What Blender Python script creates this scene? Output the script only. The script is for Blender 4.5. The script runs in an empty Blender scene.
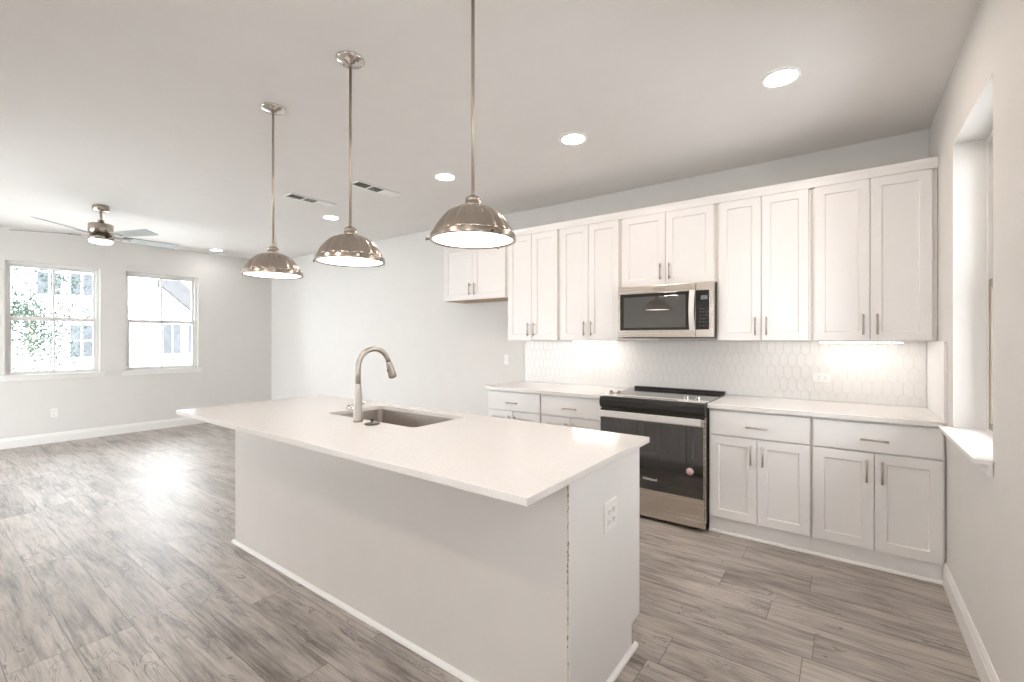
import bpy, bmesh, math, random
from mathutils import Vector, Matrix
random.seed(7)
S = bpy.context.scene
COL = S.collection

# ------------------------------------------------------------------ camera
F_PX, CY, YAW, CAM_Z = 455.4, 339.1, 36.254, 1.3705
cam_d = bpy.data.cameras.new('camera')
cam = bpy.data.objects.new('camera', cam_d)
COL.objects.link(cam)
cam_d.sensor_fit = 'HORIZONTAL'
cam_d.sensor_width = 36.0
cam_d.lens = 36.0 * F_PX / 1024.0
cam_d.shift_y = -(341.0 - CY) / 1024.0
cam_d.clip_start = 0.02
cam.location = (0, 0, CAM_Z)
cam.rotation_euler = (math.pi / 2, 0, math.radians(YAW))
S.camera = cam

# ------------------------------------------------------------------ world, exposure
S.view_settings.view_transform = 'Standard'
S.view_settings.look = 'None'
S.view_settings.gamma = 1.0
S.view_settings.use_curve_mapping = False
S.view_settings.exposure = 0.10
WORLD = 11.3            # overcast sky
CAN_E = 140.0           # ceiling can lens radiance
PEND_E = 5.5           # pendant lens radiance
UCL_E = 30.0           # under-cabinet strips
WARM = (1.0, 0.87, 0.76)
w = bpy.data.worlds.new('world')
S.world = w
w.use_nodes = True
wn = w.node_tree
wn.nodes.clear()
o_ = wn.nodes.new('ShaderNodeOutputWorld')
b_ = wn.nodes.new('ShaderNodeBackground')
b_.inputs['Color'].default_value = (0.94, 0.975, 1.0, 1)
b_.inputs['Strength'].default_value = WORLD
wn.links.new(b_.outputs[0], o_.inputs[0])

# ------------------------------------------------------------------ dimensions
XR, YB, XL, YF, ZC = 0.450, 4.112, -8.462, -1.9, 2.777
WIN = [(0.841, 1.742), (2.02, 2.945)]       # left-wall windows (Y ranges)
WZ = (0.895, 2.36)
RW = (2.475, 3.276)                          # right-wall window recess
RWZ = (0.893, 2.385)
RW_FILL = (0.10, 0.75)                           # added unseen right-wall window, daylight for the island end
BW, BWZ_FILL = (-1.35, -0.45), (0.95, 2.30)         # added unseen window behind the camera, for fill light

# ------------------------------------------------------------------ materials
def mat(name):
    m = bpy.data.materials.new(name)
    m.use_nodes = True
    return m, m.node_tree, m.node_tree.nodes['Principled BSDF']

def N(nt, t, **kw):
    n = nt.nodes.new(t)
    for k, v in kw.items():
        setattr(n, k, v)
    return n

def math_n(nt, op, a=None, b=None, c=None):
    n = N(nt, 'ShaderNodeMath', operation=op)
    for i, v in enumerate((a, b, c)):
        if v is None:
            continue
        if isinstance(v, (int, float)):
            n.inputs[i].default_value = v
        else:
            nt.links.new(v, n.inputs[i])
    return n.outputs[0]

def simple(name, col, rough=0.5, metal=0.0, bump=None, var=0.0, spec=0.5, coat=0.0, coat_ior=1.5):
    """plain surface with slight procedural mottling and optional fine bump"""
    m, nt, p = mat(name)
    p.inputs['Roughness'].default_value = rough
    p.inputs['Metallic'].default_value = metal
    p.inputs['Specular IOR Level'].default_value = spec
    p.inputs['Coat Weight'].default_value = coat
    p.inputs['Coat IOR'].default_value = coat_ior
    p.inputs['Coat Roughness'].default_value = 0.01
    tc = N(nt, 'ShaderNodeTexCoord')
    nz = N(nt, 'ShaderNodeTexNoise')
    nz.inputs['Scale'].default_value = 6.0
    nz.inputs['Detail'].default_value = 4.0
    nt.links.new(tc.outputs['Object'], nz.inputs['Vector'])
    r = N(nt, 'ShaderNodeValToRGB')
    e = r.color_ramp.elements
    e[0].position, e[1].position = 0.3, 0.7
    e[0].color = (*[c * (1 - var) for c in col], 1)
    e[1].color = (*[min(1, c * (1 + var)) for c in col], 1)
    nt.links.new(nz.outputs['Fac'], r.inputs[0])
    nt.links.new(r.outputs[0], p.inputs['Base Color'])
    if bump:
        n2 = N(nt, 'ShaderNodeTexNoise')
        n2.inputs['Scale'].default_value = bump[0]
        n2.inputs['Detail'].default_value = 3.0
        nt.links.new(tc.outputs['Object'], n2.inputs['Vector'])
        b = N(nt, 'ShaderNodeBump')
        b.inputs['Strength'].default_value = bump[1]
        b.inputs['Distance'].default_value = 0.002
        nt.links.new(n2.outputs['Fac'], b.inputs['Height'])
        nt.links.new(b.outputs[0], p.inputs['Normal'])
    return m

def emit(name, col, strength, col2=(0.9, 0.9, 0.9)):
    m, nt, p = mat(name)
    p.inputs['Base Color'].default_value = (*col2, 1)
    p.inputs['Roughness'].default_value = 0.4
    p.inputs['Emission Color'].default_value = (*col, 1)
    p.inputs['Emission Strength'].default_value = strength
    return m

def brushed(name, col, rough, axis_scale, amt=0.12, metal=1.0):
    m, nt, p = mat(name)
    p.inputs['Metallic'].default_value = metal
    tc = N(nt, 'ShaderNodeTexCoord')
    mp = N(nt, 'ShaderNodeMapping')
    mp.inputs['Scale'].default_value = axis_scale
    nz = N(nt, 'ShaderNodeTexNoise')
    nz.inputs['Scale'].default_value = 8.0
    nz.inputs['Detail'].default_value = 5.0
    nt.links.new(tc.outputs['Object'], mp.inputs['Vector'])
    nt.links.new(mp.outputs[0], nz.inputs['Vector'])
    r = N(nt, 'ShaderNodeValToRGB')
    e = r.color_ramp.elements
    e[0].position, e[1].position = 0.3, 0.7
    e[0].color = (*[c * (1 - amt) for c in col], 1)
    e[1].color = (*[min(1, c * (1 + amt)) for c in col], 1)
    nt.links.new(nz.outputs['Fac'], r.inputs[0])
    nt.links.new(r.outputs[0], p.inputs['Base Color'])
    rr = N(nt, 'ShaderNodeMapRange')
    rr.inputs['To Min'].default_value = rough * 0.93
    rr.inputs['To Max'].default_value = rough * 1.07
    nt.links.new(nz.outputs['Fac'], rr.inputs['Value'])
    nt.links.new(rr.outputs[0], p.inputs['Roughness'])
    return m

def glass_pane(name, tint=(1, 1, 1), ior=1.45):
    m, nt, p = mat(name)
    nt.nodes.remove(p)
    out = [n for n in nt.nodes if n.type == 'OUTPUT_MATERIAL'][0]
    tr = N(nt, 'ShaderNodeBsdfTransparent')
    tr.inputs[0].default_value = (*tint, 1)
    gl = N(nt, 'ShaderNodeBsdfGlossy')
    gl.inputs['Roughness'].default_value = 0.01
    fr = N(nt, 'ShaderNodeFresnel')
    fr.inputs[0].default_value = ior
    mx = N(nt, 'ShaderNodeMixShader')
    nt.links.new(fr.outputs[0], mx.inputs[0])
    nt.links.new(tr.outputs[0], mx.inputs[1])
    nt.links.new(gl.outputs[0], mx.inputs[2])
    nt.links.new(mx.outputs[0], out.inputs[0])
    return m

def floor_material():
    m, nt, p = mat('grey_brown_wood_planks')
    W, L, Y0 = 0.205, 1.22, 0.069
    geo = N(nt, 'ShaderNodeNewGeometry')
    sp = N(nt, 'ShaderNodeSeparateXYZ')
    nt.links.new(geo.outputs['Position'], sp.inputs[0])
    x, y = sp.outputs[0], sp.outputs[1]
    yy = math_n(nt, 'DIVIDE', math_n(nt, 'SUBTRACT', y, Y0), W)
    row = math_n(nt, 'FLOOR', yy)
    fy = math_n(nt, 'SUBTRACT', yy, row)
    wn1 = N(nt, 'ShaderNodeTexWhiteNoise', noise_dimensions='1D')
    nt.links.new(math_n(nt, 'ADD', row, 31.7), wn1.inputs['W'])
    xx = math_n(nt, 'ADD', math_n(nt, 'DIVIDE', x, L), wn1.outputs['Value'])
    pl = math_n(nt, 'FLOOR', xx)
    fx = math_n(nt, 'SUBTRACT', xx, pl)
    cb = N(nt, 'ShaderNodeCombineXYZ')
    nt.links.new(row, cb.inputs[0]); nt.links.new(pl, cb.inputs[1])
    wn2 = N(nt, 'ShaderNodeTexWhiteNoise', noise_dimensions='3D')
    nt.links.new(cb.outputs[0], wn2.inputs['Vector'])
    sc = N(nt, 'ShaderNodeSeparateColor')
    nt.links.new(wn2.outputs['Color'], sc.inputs[0])
    def gvec(sx, sy, off):
        c = N(nt, 'ShaderNodeCombineXYZ')
        nt.links.new(math_n(nt, 'ADD', math_n(nt, 'MULTIPLY', x, sx), math_n(nt, 'MULTIPLY', sc.outputs[0], 40 + off)), c.inputs[0])
        nt.links.new(math_n(nt, 'ADD', math_n(nt, 'MULTIPLY', y, sy), math_n(nt, 'MULTIPLY', sc.outputs[1], 60 + off)), c.inputs[1])
        nt.links.new(math_n(nt, 'MULTIPLY', sc.outputs[2], 20), c.inputs[2])
        return c.outputs[0]
    def noise(v, scale, detail, dist=0.0, rough=0.55):
        n = N(nt, 'ShaderNodeTexNoise')
        n.inputs['Scale'].default_value = scale
        n.inputs['Detail'].default_value = detail
        n.inputs['Distortion'].default_value = dist
        n.inputs['Roughness'].default_value = rough
        nt.links.new(v, n.inputs['Vector'])
        return n.outputs['Fac']
    broad = noise(gvec(0.9, 4.5, 0), 2.2, 4, 0.6)
    fine = noise(gvec(1.6, 26.0, 5), 3.0, 7, 0.3, 0.65)
    vein = noise(gvec(1.1, 6.5, 11), 1.9, 5, 1.1, 0.6)
    mask = noise(gvec(1.0, 3.0, 17), 2.2, 2)
    knot = noise(gvec(5.0, 12.0, 23), 2.6, 2, 0.8)
    f = math_n(nt, 'ADD', math_n(nt, 'MULTIPLY', broad, 0.52), math_n(nt, 'MULTIPLY', fine, 0.48))
    f = math_n(nt, 'ADD', f, math_n(nt, 'MULTIPLY', math_n(nt, 'SUBTRACT', sc.outputs[2], 0.5), 0.07))
    ramp = N(nt, 'ShaderNodeValToRGB')
    cr = ramp.color_ramp
    cr.elements[0].position = 0.34; cr.elements[0].color = (0.115, 0.095, 0.080, 1)
    cr.elements[1].position = 0.66; cr.elements[1].color = (0.53, 0.48, 0.435, 1)
    a = cr.elements.new(0.435); a.color = (0.275, 0.240, 0.212, 1)
    a = cr.elements.new(0.53); a.color = (0.405, 0.359, 0.320, 1)
    nt.links.new(f, ramp.inputs[0])
    streak = noise(gvec(0.75, 15.0, 31), 2.4, 6, 0.5, 0.7)
    sk = N(nt, 'ShaderNodeMapRange'); sk.inputs['From Min'].default_value = 0.50; sk.inputs['From Max'].default_value = 0.64
    nt.links.new(streak, sk.inputs['Value'])
    patch = noise(gvec(1.3, 5.0, 43), 1.8, 3, 0.4)
    pk = N(nt, 'ShaderNodeMapRange'); pk.inputs['From Min'].default_value = 0.46; pk.inputs['From Max'].default_value = 0.62
    nt.links.new(patch, pk.inputs['Value'])
    stf = math_n(nt, 'ADD', math_n(nt, 'MULTIPLY', math_n(nt, 'MULTIPLY', sk.outputs[0], pk.outputs[0]), 0.55), math_n(nt, 'MULTIPLY', sk.outputs[0], 0.22))
    # dark cracks: thin iso-lines of a stretched noise, kept only where the mask is high
    d = math_n(nt, 'ABSOLUTE', math_n(nt, 'SUBTRACT', vein, 0.5))
    line = N(nt, 'ShaderNodeMapRange'); line.inputs['From Min'].default_value = 0.003; line.inputs['From Max'].default_value = 0.017
    line.inputs['To Min'].default_value = 1; line.inputs['To Max'].default_value = 0
    nt.links.new(d, line.inputs['Value'])
    mk = N(nt, 'ShaderNodeMapRange'); mk.inputs['From Min'].default_value = 0.50; mk.inputs['From Max'].default_value = 0.62
    nt.links.new(mask, mk.inputs['Value'])
    kn = N(nt, 'ShaderNodeMapRange'); kn.inputs['From Min'].default_value = 0.68; kn.inputs['From Max'].default_value = 0.75
    nt.links.new(knot, kn.inputs['Value'])
    crack = math_n(nt, 'MULTIPLY', line.outputs[0], mk.outputs[0])
    crack = math_n(nt, 'MAXIMUM', math_n(nt, 'MULTIPLY', crack, 0.75), math_n(nt, 'MULTIPLY', kn.outputs[0], 0.7))
    mx = N(nt, 'ShaderNodeMix', data_type='RGBA')
    mx0 = N(nt, 'ShaderNodeMix', data_type='RGBA')
    nt.links.new(stf, mx0.inputs['Factor']); nt.links.new(ramp.outputs[0], mx0.inputs['A'])
    mx0.inputs['B'].default_value = (0.060, 0.050, 0.045, 1)
    nt.links.new(crack, mx.inputs['Factor'])
    nt.links.new(mx0.outputs['Result'], mx.inputs['A'])
    mx.inputs['B'].default_value = (0.045, 0.036, 0.031, 1)
    # plank joints
    ey = math_n(nt, 'MULTIPLY', math_n(nt, 'MINIMUM', fy, math_n(nt, 'SUBTRACT', 1.0, fy)), W)
    ex = math_n(nt, 'MULTIPLY', math_n(nt, 'MINIMUM', fx, math_n(nt, 'SUBTRACT', 1.0, fx)), L)
    ed = math_n(nt, 'MINIMUM', ey, ex)
    sm = N(nt, 'ShaderNodeMapRange'); sm.inputs['From Min'].default_value = 0.0006; sm.inputs['From Max'].default_value = 0.0024
    sm.inputs['To Min'].default_value = 0.85; sm.inputs['To Max'].default_value = 0
    nt.links.new(ed, sm.inputs['Value'])
    mx2 = N(nt, 'ShaderNodeMix', data_type='RGBA')
    nt.links.new(sm.outputs[0], mx2.inputs['Factor'])
    nt.links.new(mx.outputs['Result'], mx2.inputs['A'])
    mx2.inputs['B'].default_value = (0.05, 0.042, 0.036, 1)
    nt.links.new(mx2.outputs['Result'], p.inputs['Base Color'])
    rr = N(nt, 'ShaderNodeMapRange'); rr.inputs['To Min'].default_value = 0.36; rr.inputs['To Max'].default_value = 0.5
    nt.links.new(fine, rr.inputs['Value'])
    nt.links.new(rr.outputs[0], p.inputs['Roughness'])
    h = math_n(nt, 'SUBTRACT', math_n(nt, 'MULTIPLY', fine, 0.25), math_n(nt, 'ADD', sm.outputs[0], math_n(nt, 'MULTIPLY', crack, 0.5)))
    b = N(nt, 'ShaderNodeBump'); b.inputs['Strength'].default_value = 0.25; b.inputs['Distance'].default_value = 0.0012
    nt.links.new(h, b.inputs['Height'])
    nt.links.new(b.outputs[0], p.inputs['Normal'])
    p.inputs['Specular IOR Level'].default_value = 0.8
    p.inputs['Coat Weight'].default_value = 0.50
    p.inputs['Coat Roughness'].default_value = 0.42
    p.inputs['Coat IOR'].default_value = 1.55
    return m

def quartz_material():
    m, nt, p = mat('white_speckled_quartz')
    tc = N(nt, 'ShaderNodeNewGeometry')
    v = N(nt, 'ShaderNodeTexVoronoi'); v.inputs['Scale'].default_value = 260
    nt.links.new(tc.outputs['Position'], v.inputs['Vector'])
    n1 = N(nt, 'ShaderNodeTexNoise'); n1.inputs['Scale'].default_value = 110; n1.inputs['Detail'].default_value = 3
    nt.links.new(tc.outputs['Position'], n1.inputs['Vector'])
    r = N(nt, 'ShaderNodeValToRGB'); e = r.color_ramp.elements
    e[0].position = 0.34; e[0].color = (0.73, 0.70, 0.678, 1)
    e[1].position = 0.56; e[1].color = (0.765, 0.74, 0.72, 1)
    nt.links.new(n1.outputs['Fac'], r.inputs[0])
    mx = N(nt, 'ShaderNodeMix', data_type='RGBA')
    sc = N(nt, 'ShaderNodeSeparateColor'); nt.links.new(v.outputs['Color'], sc.inputs[0])
    mr = N(nt, 'ShaderNodeMapRange'); mr.inputs['From Min'].default_value = 0.86; mr.inputs['From Max'].default_value = 0.95
    nt.links.new(sc.outputs[0], mr.inputs['Value'])
    nt.links.new(math_n(nt, 'MULTIPLY', mr.outputs[0], 0.22), mx.inputs['Factor'])
    nt.links.new(r.outputs[0], mx.inputs['A']); mx.inputs['B'].default_value = (0.62, 0.57, 0.52, 1)
    nt.links.new(mx.outputs['Result'], p.inputs['Base Color'])
    p.inputs['Roughness'].default_value = 0.13
    return m

def brick_material():
    m, nt, p = mat('pale_brick')
    g = N(nt, 'ShaderNodeTexCoord')
    mp = N(nt, 'ShaderNodeMapping'); mp.inputs['Rotation'].default_value = (math.pi / 2, 0, math.pi / 2)
    s = N(nt, 'ShaderNodeSeparateXYZ'); nt.links.new(g.outputs['Object'], s.inputs[0])
    c = N(nt, 'ShaderNodeCombineXYZ'); nt.links.new(s.outputs[1], c.inputs[0]); nt.links.new(s.outputs[2], c.inputs[1])
    b = N(nt, 'ShaderNodeTexBrick')
    b.inputs['Scale'].default_value = 1.0
    b.inputs['Brick Width'].default_value = 0.30; b.inputs['Row Height'].default_value = 0.10
    b.inputs['Mortar Size'].default_value = 0.012
    b.inputs['Color1'].default_value = (0.80, 0.79, 0.77, 1); b.inputs['Color2'].default_value = (0.58, 0.58, 0.58, 1)
    b.inputs['Mortar'].default_value = (0.85, 0.85, 0.85, 1)
    nt.links.new(c.outputs[0], b.inputs['Vector'])
    nt.links.new(b.outputs['Color'], p.inputs['Base Color'])
    p.inputs['Roughness'].default_value = 0.9
    return m

def leaf_material():
    m, nt, p = mat('leaf_green')
    g = N(nt, 'ShaderNodeNewGeometry')
    n = N(nt, 'ShaderNodeTexNoise'); n.inputs['Scale'].default_value = 5
    nt.links.new(g.outputs['Position'], n.inputs['Vector'])
    r = N(nt, 'ShaderNodeValToRGB'); e = r.color_ramp.elements
    e[0].position = .35; e[0].color = (0.038, 0.060, 0.047, 1)
    e[1].position = .65; e[1].color = (0.070, 0.098, 0.082, 1)
    nt.links.new(n.outputs['Fac'], r.inputs[0]); nt.links.new(r.outputs[0], p.inputs['Base Color'])
    p.inputs['Roughness'].default_value = 0.9
    p.inputs['Specular IOR Level'].default_value = 0.1
    return m

M = {
 'wall': simple('painted_wall', (0.72, 0.702, 0.678), 0.6, bump=(60, 0.12), var=0.01),
 'ceil': simple('painted_ceiling', (0.80, 0.775, 0.755), 0.7, bump=(90, 0.2), var=0.01),
 'trim': simple('white_trim', (0.83, 0.82, 0.80), 0.35, var=0.01),
 'cab': simple('white_cabinet_paint', (0.79, 0.772, 0.76), 0.33, var=0.008),
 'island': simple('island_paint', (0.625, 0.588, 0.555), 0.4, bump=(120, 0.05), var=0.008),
 'frame': simple('cabinet_face_frame', (0.80, 0.77, 0.74), 0.4, var=0.01),
 'wood_under': simple('raw_cabinet_bottom', (0.50, 0.37, 0.26), 0.6, var=0.1),
 'floor': floor_material(),
 'quartz': quartz_material(),
 'tile': simple('glazed_white_tile', (0.80, 0.775, 0.745), 0.16, var=0.015),
 'grout': simple('tile_grout', (0.70, 0.67, 0.64), 0.85, var=0.03),
 'nickel': brushed('brushed_nickel', (0.46, 0.405, 0.355), 0.24, (14, 14, 0.6), 0.05),
 'nickel_rod': brushed('nickel_rod', (0.50, 0.43, 0.36), 0.3, (1, 1, 1), 0.05),
 'satin': brushed('satin_nickel_pull', (0.47, 0.43, 0.385), 0.34, (1, 1, 1), 0.05),
 'chrome': brushed('polished_nickel', (0.60, 0.57, 0.54), 0.10, (1, 1, 1), 0.04),
 'faucet': brushed('stainless_faucet', (0.43, 0.39, 0.35), 0.28, (1, 1, 1), 0.06),
 'steel': brushed('stainless_steel', (0.66, 0.60, 0.54), 0.27, (0.1, 1, 14), 0.012),
 'steel_l': brushed('light_stainless', (0.86, 0.84, 0.82), 0.3, (0.1, 1, 10), 0.01, 0.55),
 'sink': brushed('sink_steel', (0.50, 0.46, 0.425), 0.45, (30, 1, 1), 0.08),
 'blackglass': simple('black_glass', (0.012, 0.012, 0.013), 0.03, spec=0.8),
 'ovenglass': simple('oven_glass', (0.010, 0.010, 0.011), 0.03, spec=1.0, coat=1.0, coat_ior=1.65),
 'mwglass': simple('microwave_glass', (0.045, 0.044, 0.042), 0.008, spec=1.0, coat=1.0, coat_ior=1.9),
 'cooktop': simple('cooktop_glass', (0.05, 0.045, 0.042), 0.08, spec=1.0),
 'black': simple('black_enamel', (0.015, 0.014, 0.014), 0.28),
 'blackside': simple('dark_side_panel', (0.035, 0.03, 0.027), 0.4),
 'caulk': simple('rough_dark_joint', (0.22, 0.16, 0.11), 0.9, var=0.3),
 'plastic': simple('white_plastic', (0.84, 0.83, 0.81), 0.3, var=0.005),
 'slot': simple('dark_slot', (0.03, 0.03, 0.03), 0.6),
 'duct': simple('grey_duct', (0.07, 0.07, 0.07), 0.7, var=0.05),
 'vent': simple('white_vent_metal', (0.90, 0.89, 0.88), 0.4, var=0.005),
 'blade': simple('silver_fan_blade', (0.30, 0.32, 0.31), 0.38, metal=0.3, var=0.03),
 'winframe': simple('window_vinyl', (0.74, 0.73, 0.71), 0.4, var=0.01),
 'winbronze': simple('bronze_window_frame', (0.30, 0.25, 0.21), 0.4, var=0.01),
 'pane': glass_pane('window_glass', ior=1.22),
 'can': emit('can_lens', (1.0, 0.845, 0.72), CAN_E),
 'can_cool': emit('can_lens_cool', (1.0, 0.97, 0.95), CAN_E * 0.35),
 'pend': emit('pendant_diffuser', (1.0, 0.93, 0.86), PEND_E),
 'fanlight': emit('fan_lens', (1.0, 0.93, 0.84), 5.0),
 'ucl': emit('led_strip', (1.0, 0.96, 0.92), UCL_E),
 'display': simple('lcd_display', (0.17, 0.19, 0.19), 0.2),
 'key': simple('printed_key', (0.05, 0.05, 0.05), 0.4),
 'print': simple('printed_mark', (0.75, 0.75, 0.74), 0.4),
 'greyprint': simple('grey_printed_mark', (0.30, 0.28, 0.26), 0.4),
 'pink': simple('pink_sticker', (0.72, 0.50, 0.48), 0.5, var=0.02),
 'darkmetal': brushed('dark_metal', (0.16, 0.14, 0.125), 0.35, (1, 1, 1), 0.06),
 'brick': brick_material(),
 'shingle': simple('roof_shingle', (0.07, 0.07, 0.074), 0.9, var=0.15),
 'housewin': simple('far_window_glass', (0.045, 0.052, 0.06), 0.5, var=0.25),
 'mull': simple('far_window_mullion', (0.8, 0.8, 0.8), 0.5),
 'leaf': leaf_material(),
 'bark': simple('bark', (0.33, 0.30, 0.27), 0.9, var=0.2),
 'pale_ground': simple('bounce_ground', (0.74, 0.75, 0.74), 0.95, var=0.2),  # pale tone stands in for sunlit ground, bounces daylight onto the ceiling
}

# ------------------------------------------------------------------ mesh helpers
class MB:
    def __init__(self):
        self.bm = bmesh.new()
        self.smooth = []
    def box(self, x0, x1, y0, y1, z0, z1):
        v = [self.bm.verts.new(c) for c in [(x0, y0, z0), (x1, y0, z0), (x1, y1, z0), (x0, y1, z0), (x0, y0, z1), (x1, y0, z1), (x1, y1, z1), (x0, y1, z1)]]
        for f in [(0, 3, 2, 1), (4, 5, 6, 7), (0, 1, 5, 4), (1, 2, 6, 5), (2, 3, 7, 6), (3, 0, 4, 7)]:
            self.bm.faces.new([v[i] for i in f])
        return self
    def quad(self, pts):
        self.bm.faces.new([self.bm.verts.new(p) for p in pts])
        return self
    def tube(self, pts, radii, n=16, cap=True):
        """swept round tube through pts; radii scalar or list"""
        pts = [Vector(p) for p in pts]
        if not isinstance(radii, (list, tuple)):
            radii = [radii] * len(pts)
        d0 = (pts[1] - pts[0]).normalized()
        up = Vector((0, 0, 1)) if abs(d0.z) < 0.9 else Vector((1, 0, 0))
        a = d0.cross(up).normalized()
        rings = []
        for i, q in enumerate(pts):
            if i == 0: d = pts[1] - pts[0]
            elif i == len(pts) - 1: d = pts[-1] - pts[-2]
            else: d = (pts[i + 1] - pts[i]).normalized() + (pts[i] - pts[i - 1]).normalized()
            d.normalize()
            a = (a - d * a.dot(d)).normalized()
            b = d.cross(a)
            rings.append([self.bm.verts.new(q + (a * math.cos(2 * math.pi * k / n) + b * math.sin(2 * math.pi * k / n)) * radii[i]) for k in range(n)])
        for r0, r1 in zip(rings, rings[1:]):
            for k in range(n):
                f = self.bm.faces.new((r0[k], r0[(k + 1) % n], r1[(k + 1) % n], r1[k])); f.smooth = True
        if cap:
            self.bm.faces.new(rings[0][::-1]); self.bm.faces.new(rings[-1])
        return self
    def lathe(self, prof, n=48, c=(0, 0, 0), wave=None, close0=False, close1=False):
        """profile [(r, z)...] around the vertical axis"""
        rings = []
        for j, (r, z) in enumerate(prof):
            ring = []
            for k in range(n):
                t = 2 * math.pi * k / n
                rr = r * (wave(t, j) if wave else 1)
                ring.append(self.bm.verts.new((c[0] + rr * math.cos(t), c[1] + rr * math.sin(t), c[2] + z)))
            rings.append(ring)
        for r0, r1 in zip(rings, rings[1:]):
            for k in range(n):
                f = self.bm.faces.new((r0[k], r0[(k + 1) % n], r1[(k + 1) % n], r1[k])); f.smooth = True
        if close0: self.bm.faces.new(rings[0][::-1])
        if close1: self.bm.faces.new(rings[-1])
        return self
    def prism(self, poly, axis, a, b):
        """extrude 2D polygon along axis from a to b; poly coords are the two other axes in order"""
        def P(p, t):
            if axis == 'X': return (t, p[0], p[1])
            if axis == 'Y': return (p[0], t, p[1])
            return (p[0], p[1], t)
        A = [self.bm.verts.new(P(p, a)) for p in poly]
        B = [self.bm.verts.new(P(p, b)) for p in poly]
        n = len(poly)
        self.bm.faces.new(A[::-1]); self.bm.faces.new(B)
        for k in range(n):
            self.bm.faces.new((A[k], A[(k + 1) % n], B[(k + 1) % n], B[k]))
        return self
    def build(self, name, m, parent=None, bevel=0.0, seg=2, loc=None, rot=None):
        bmesh.ops.recalc_face_normals(self.bm, faces=self.bm.faces[:])
        me = bpy.data.meshes.new(name)
        self.bm.to_mesh(me); self.bm.free()
        me.materials.append(M[m] if isinstance(m, str) else m)
        o = bpy.data.objects.new(name, me)
        COL.objects.link(o)
        if parent is not None: o.parent = parent
        if loc is not None: o.location = loc
        if rot is not None: o.rotation_euler = rot
        if bevel:
            md = o.modifiers.new('bevel', 'BEVEL')
            md.width = bevel; md.segments = seg; md.limit_method = 'ANGLE'; md.angle_limit = math.radians(40)
        return o

def tag(o, label=None, cat=None, group=None, kind=None):
    if label: o['label'] = label
    if cat: o['category'] = cat
    if group: o['group'] = group
    if kind: o['kind'] = kind
    return o

def empty(name, loc=(0, 0, 0), rz=0.0):
    o = bpy.data.objects.new(name, None)
    o.empty_display_size = 0.1
    COL.objects.link(o)
    o.location = loc
    o.rotation_euler = (0, 0, rz)
    return o

def copy_tree(o, parent=None):
    kids = [c for c in bpy.data.objects if c.parent == o]
    c = o.copy()
    COL.objects.link(c)
    if parent is not None: c.parent = parent
    for k in kids: copy_tree(k, c)
    return c

# ------------------------------------------------------------------ room shell
T = 0.16
tag(MB().box(XL - T, XR + T, YF - T, YB + T, -0.12, 0).build('floor', 'floor'), 'grey-brown wood plank floor', kind='structure')
tag(MB().box(XL - T, XR + T, YF - T, YB + T, ZC, ZC + 0.12).build('ceiling', 'ceil'), 'flat painted ceiling', kind='structure')
tag(MB().box(XL, XR, YB, YB + T, 0, ZC).build('wall_back', 'wall'), kind='structure')

def wall_with_holes(name, axis, c0, c1, a0, a1, holes, label):
    """axis 'X': wall plane at X in [c0,c1], running along Y; holes = (a, b, z0, z1)"""
    mb = MB()
    cuts = sorted(holes)
    cur = a0
    def bx(p, q, z0, z1):
        if q - p < 1e-6 or z1 - z0 < 1e-6: return
        if axis == 'X': mb.box(c0, c1, p, q, z0, z1)
        else: mb.box(p, q, c0, c1, z0, z1)
    for (p, q, z0, z1) in cuts:
        bx(cur, p, 0, ZC); bx(p, q, 0, z0); bx(p, q, z1, ZC); cur = q
    bx(cur, a1, 0, ZC)
    o = mb.build(name, 'wall')
    return tag(o, label, kind='structure')

wall_with_holes('wall_left', 'X', XL - T, XL, YF - T, YB + T, [(a, b, *WZ) for a, b in WIN], 'pale grey wall with two windows')
wall_with_holes('wall_right', 'X', XR, XR + T, YF - T, YB + T, [(*RW_FILL, *RWZ), (*RW, *RWZ)], 'pale wall with deep window recess')
FILL_SLIDERS = [(-8.1, -5.1)]
wall_with_holes('wall_front', 'Y', YF - T, YF, XL, XR, [(a, b, 0.0, 2.2) for a, b in FILL_SLIDERS] + [(*BW, *BWZ_FILL)], 'pale wall behind the camera')

def baseboard(name, axis, at, a0, a1, sgn):
    prof = [(0, 0), (0.015, 0), (0.015, 0.095), (0.011, 0.105), (0.011, 0.116), (0.005, 0.130), (0, 0.130)]
    if axis == 'X':   # board on a wall X = at, room at sgn
        poly = [(at + sgn * d, z) for d, z in prof]
        mb = MB().prism(poly, 'Y', a0, a1)
    else:
        poly = [(at + sgn * d, z) for d, z in prof]
        mb = MB().prism(poly, 'X', a0, a1)
    return tag(mb.build(name, 'trim'), kind='structure')
baseboard('baseboard_left', 'X', XL, YF, YB, 1)
baseboard('baseboard_right', 'X', XR, YF, 3.474, -1)
baseboard('baseboard_back', 'Y', YB, XL + 0.02, -2.84, -1)

# windows on the left wall
def sash(mb, x0, x1, a, b, z0, z1, t):
    """rectangular ring in the YZ plane"""
    mb.box(x0, x1, a, a + t, z0, z1); mb.box(x0, x1, b - t, b, z0, z1)
    mb.box(x0, x1, a + t, b - t, z0, z0 + t); mb.box(x0, x1, a + t, b - t, z1 - t, z1)

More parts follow.
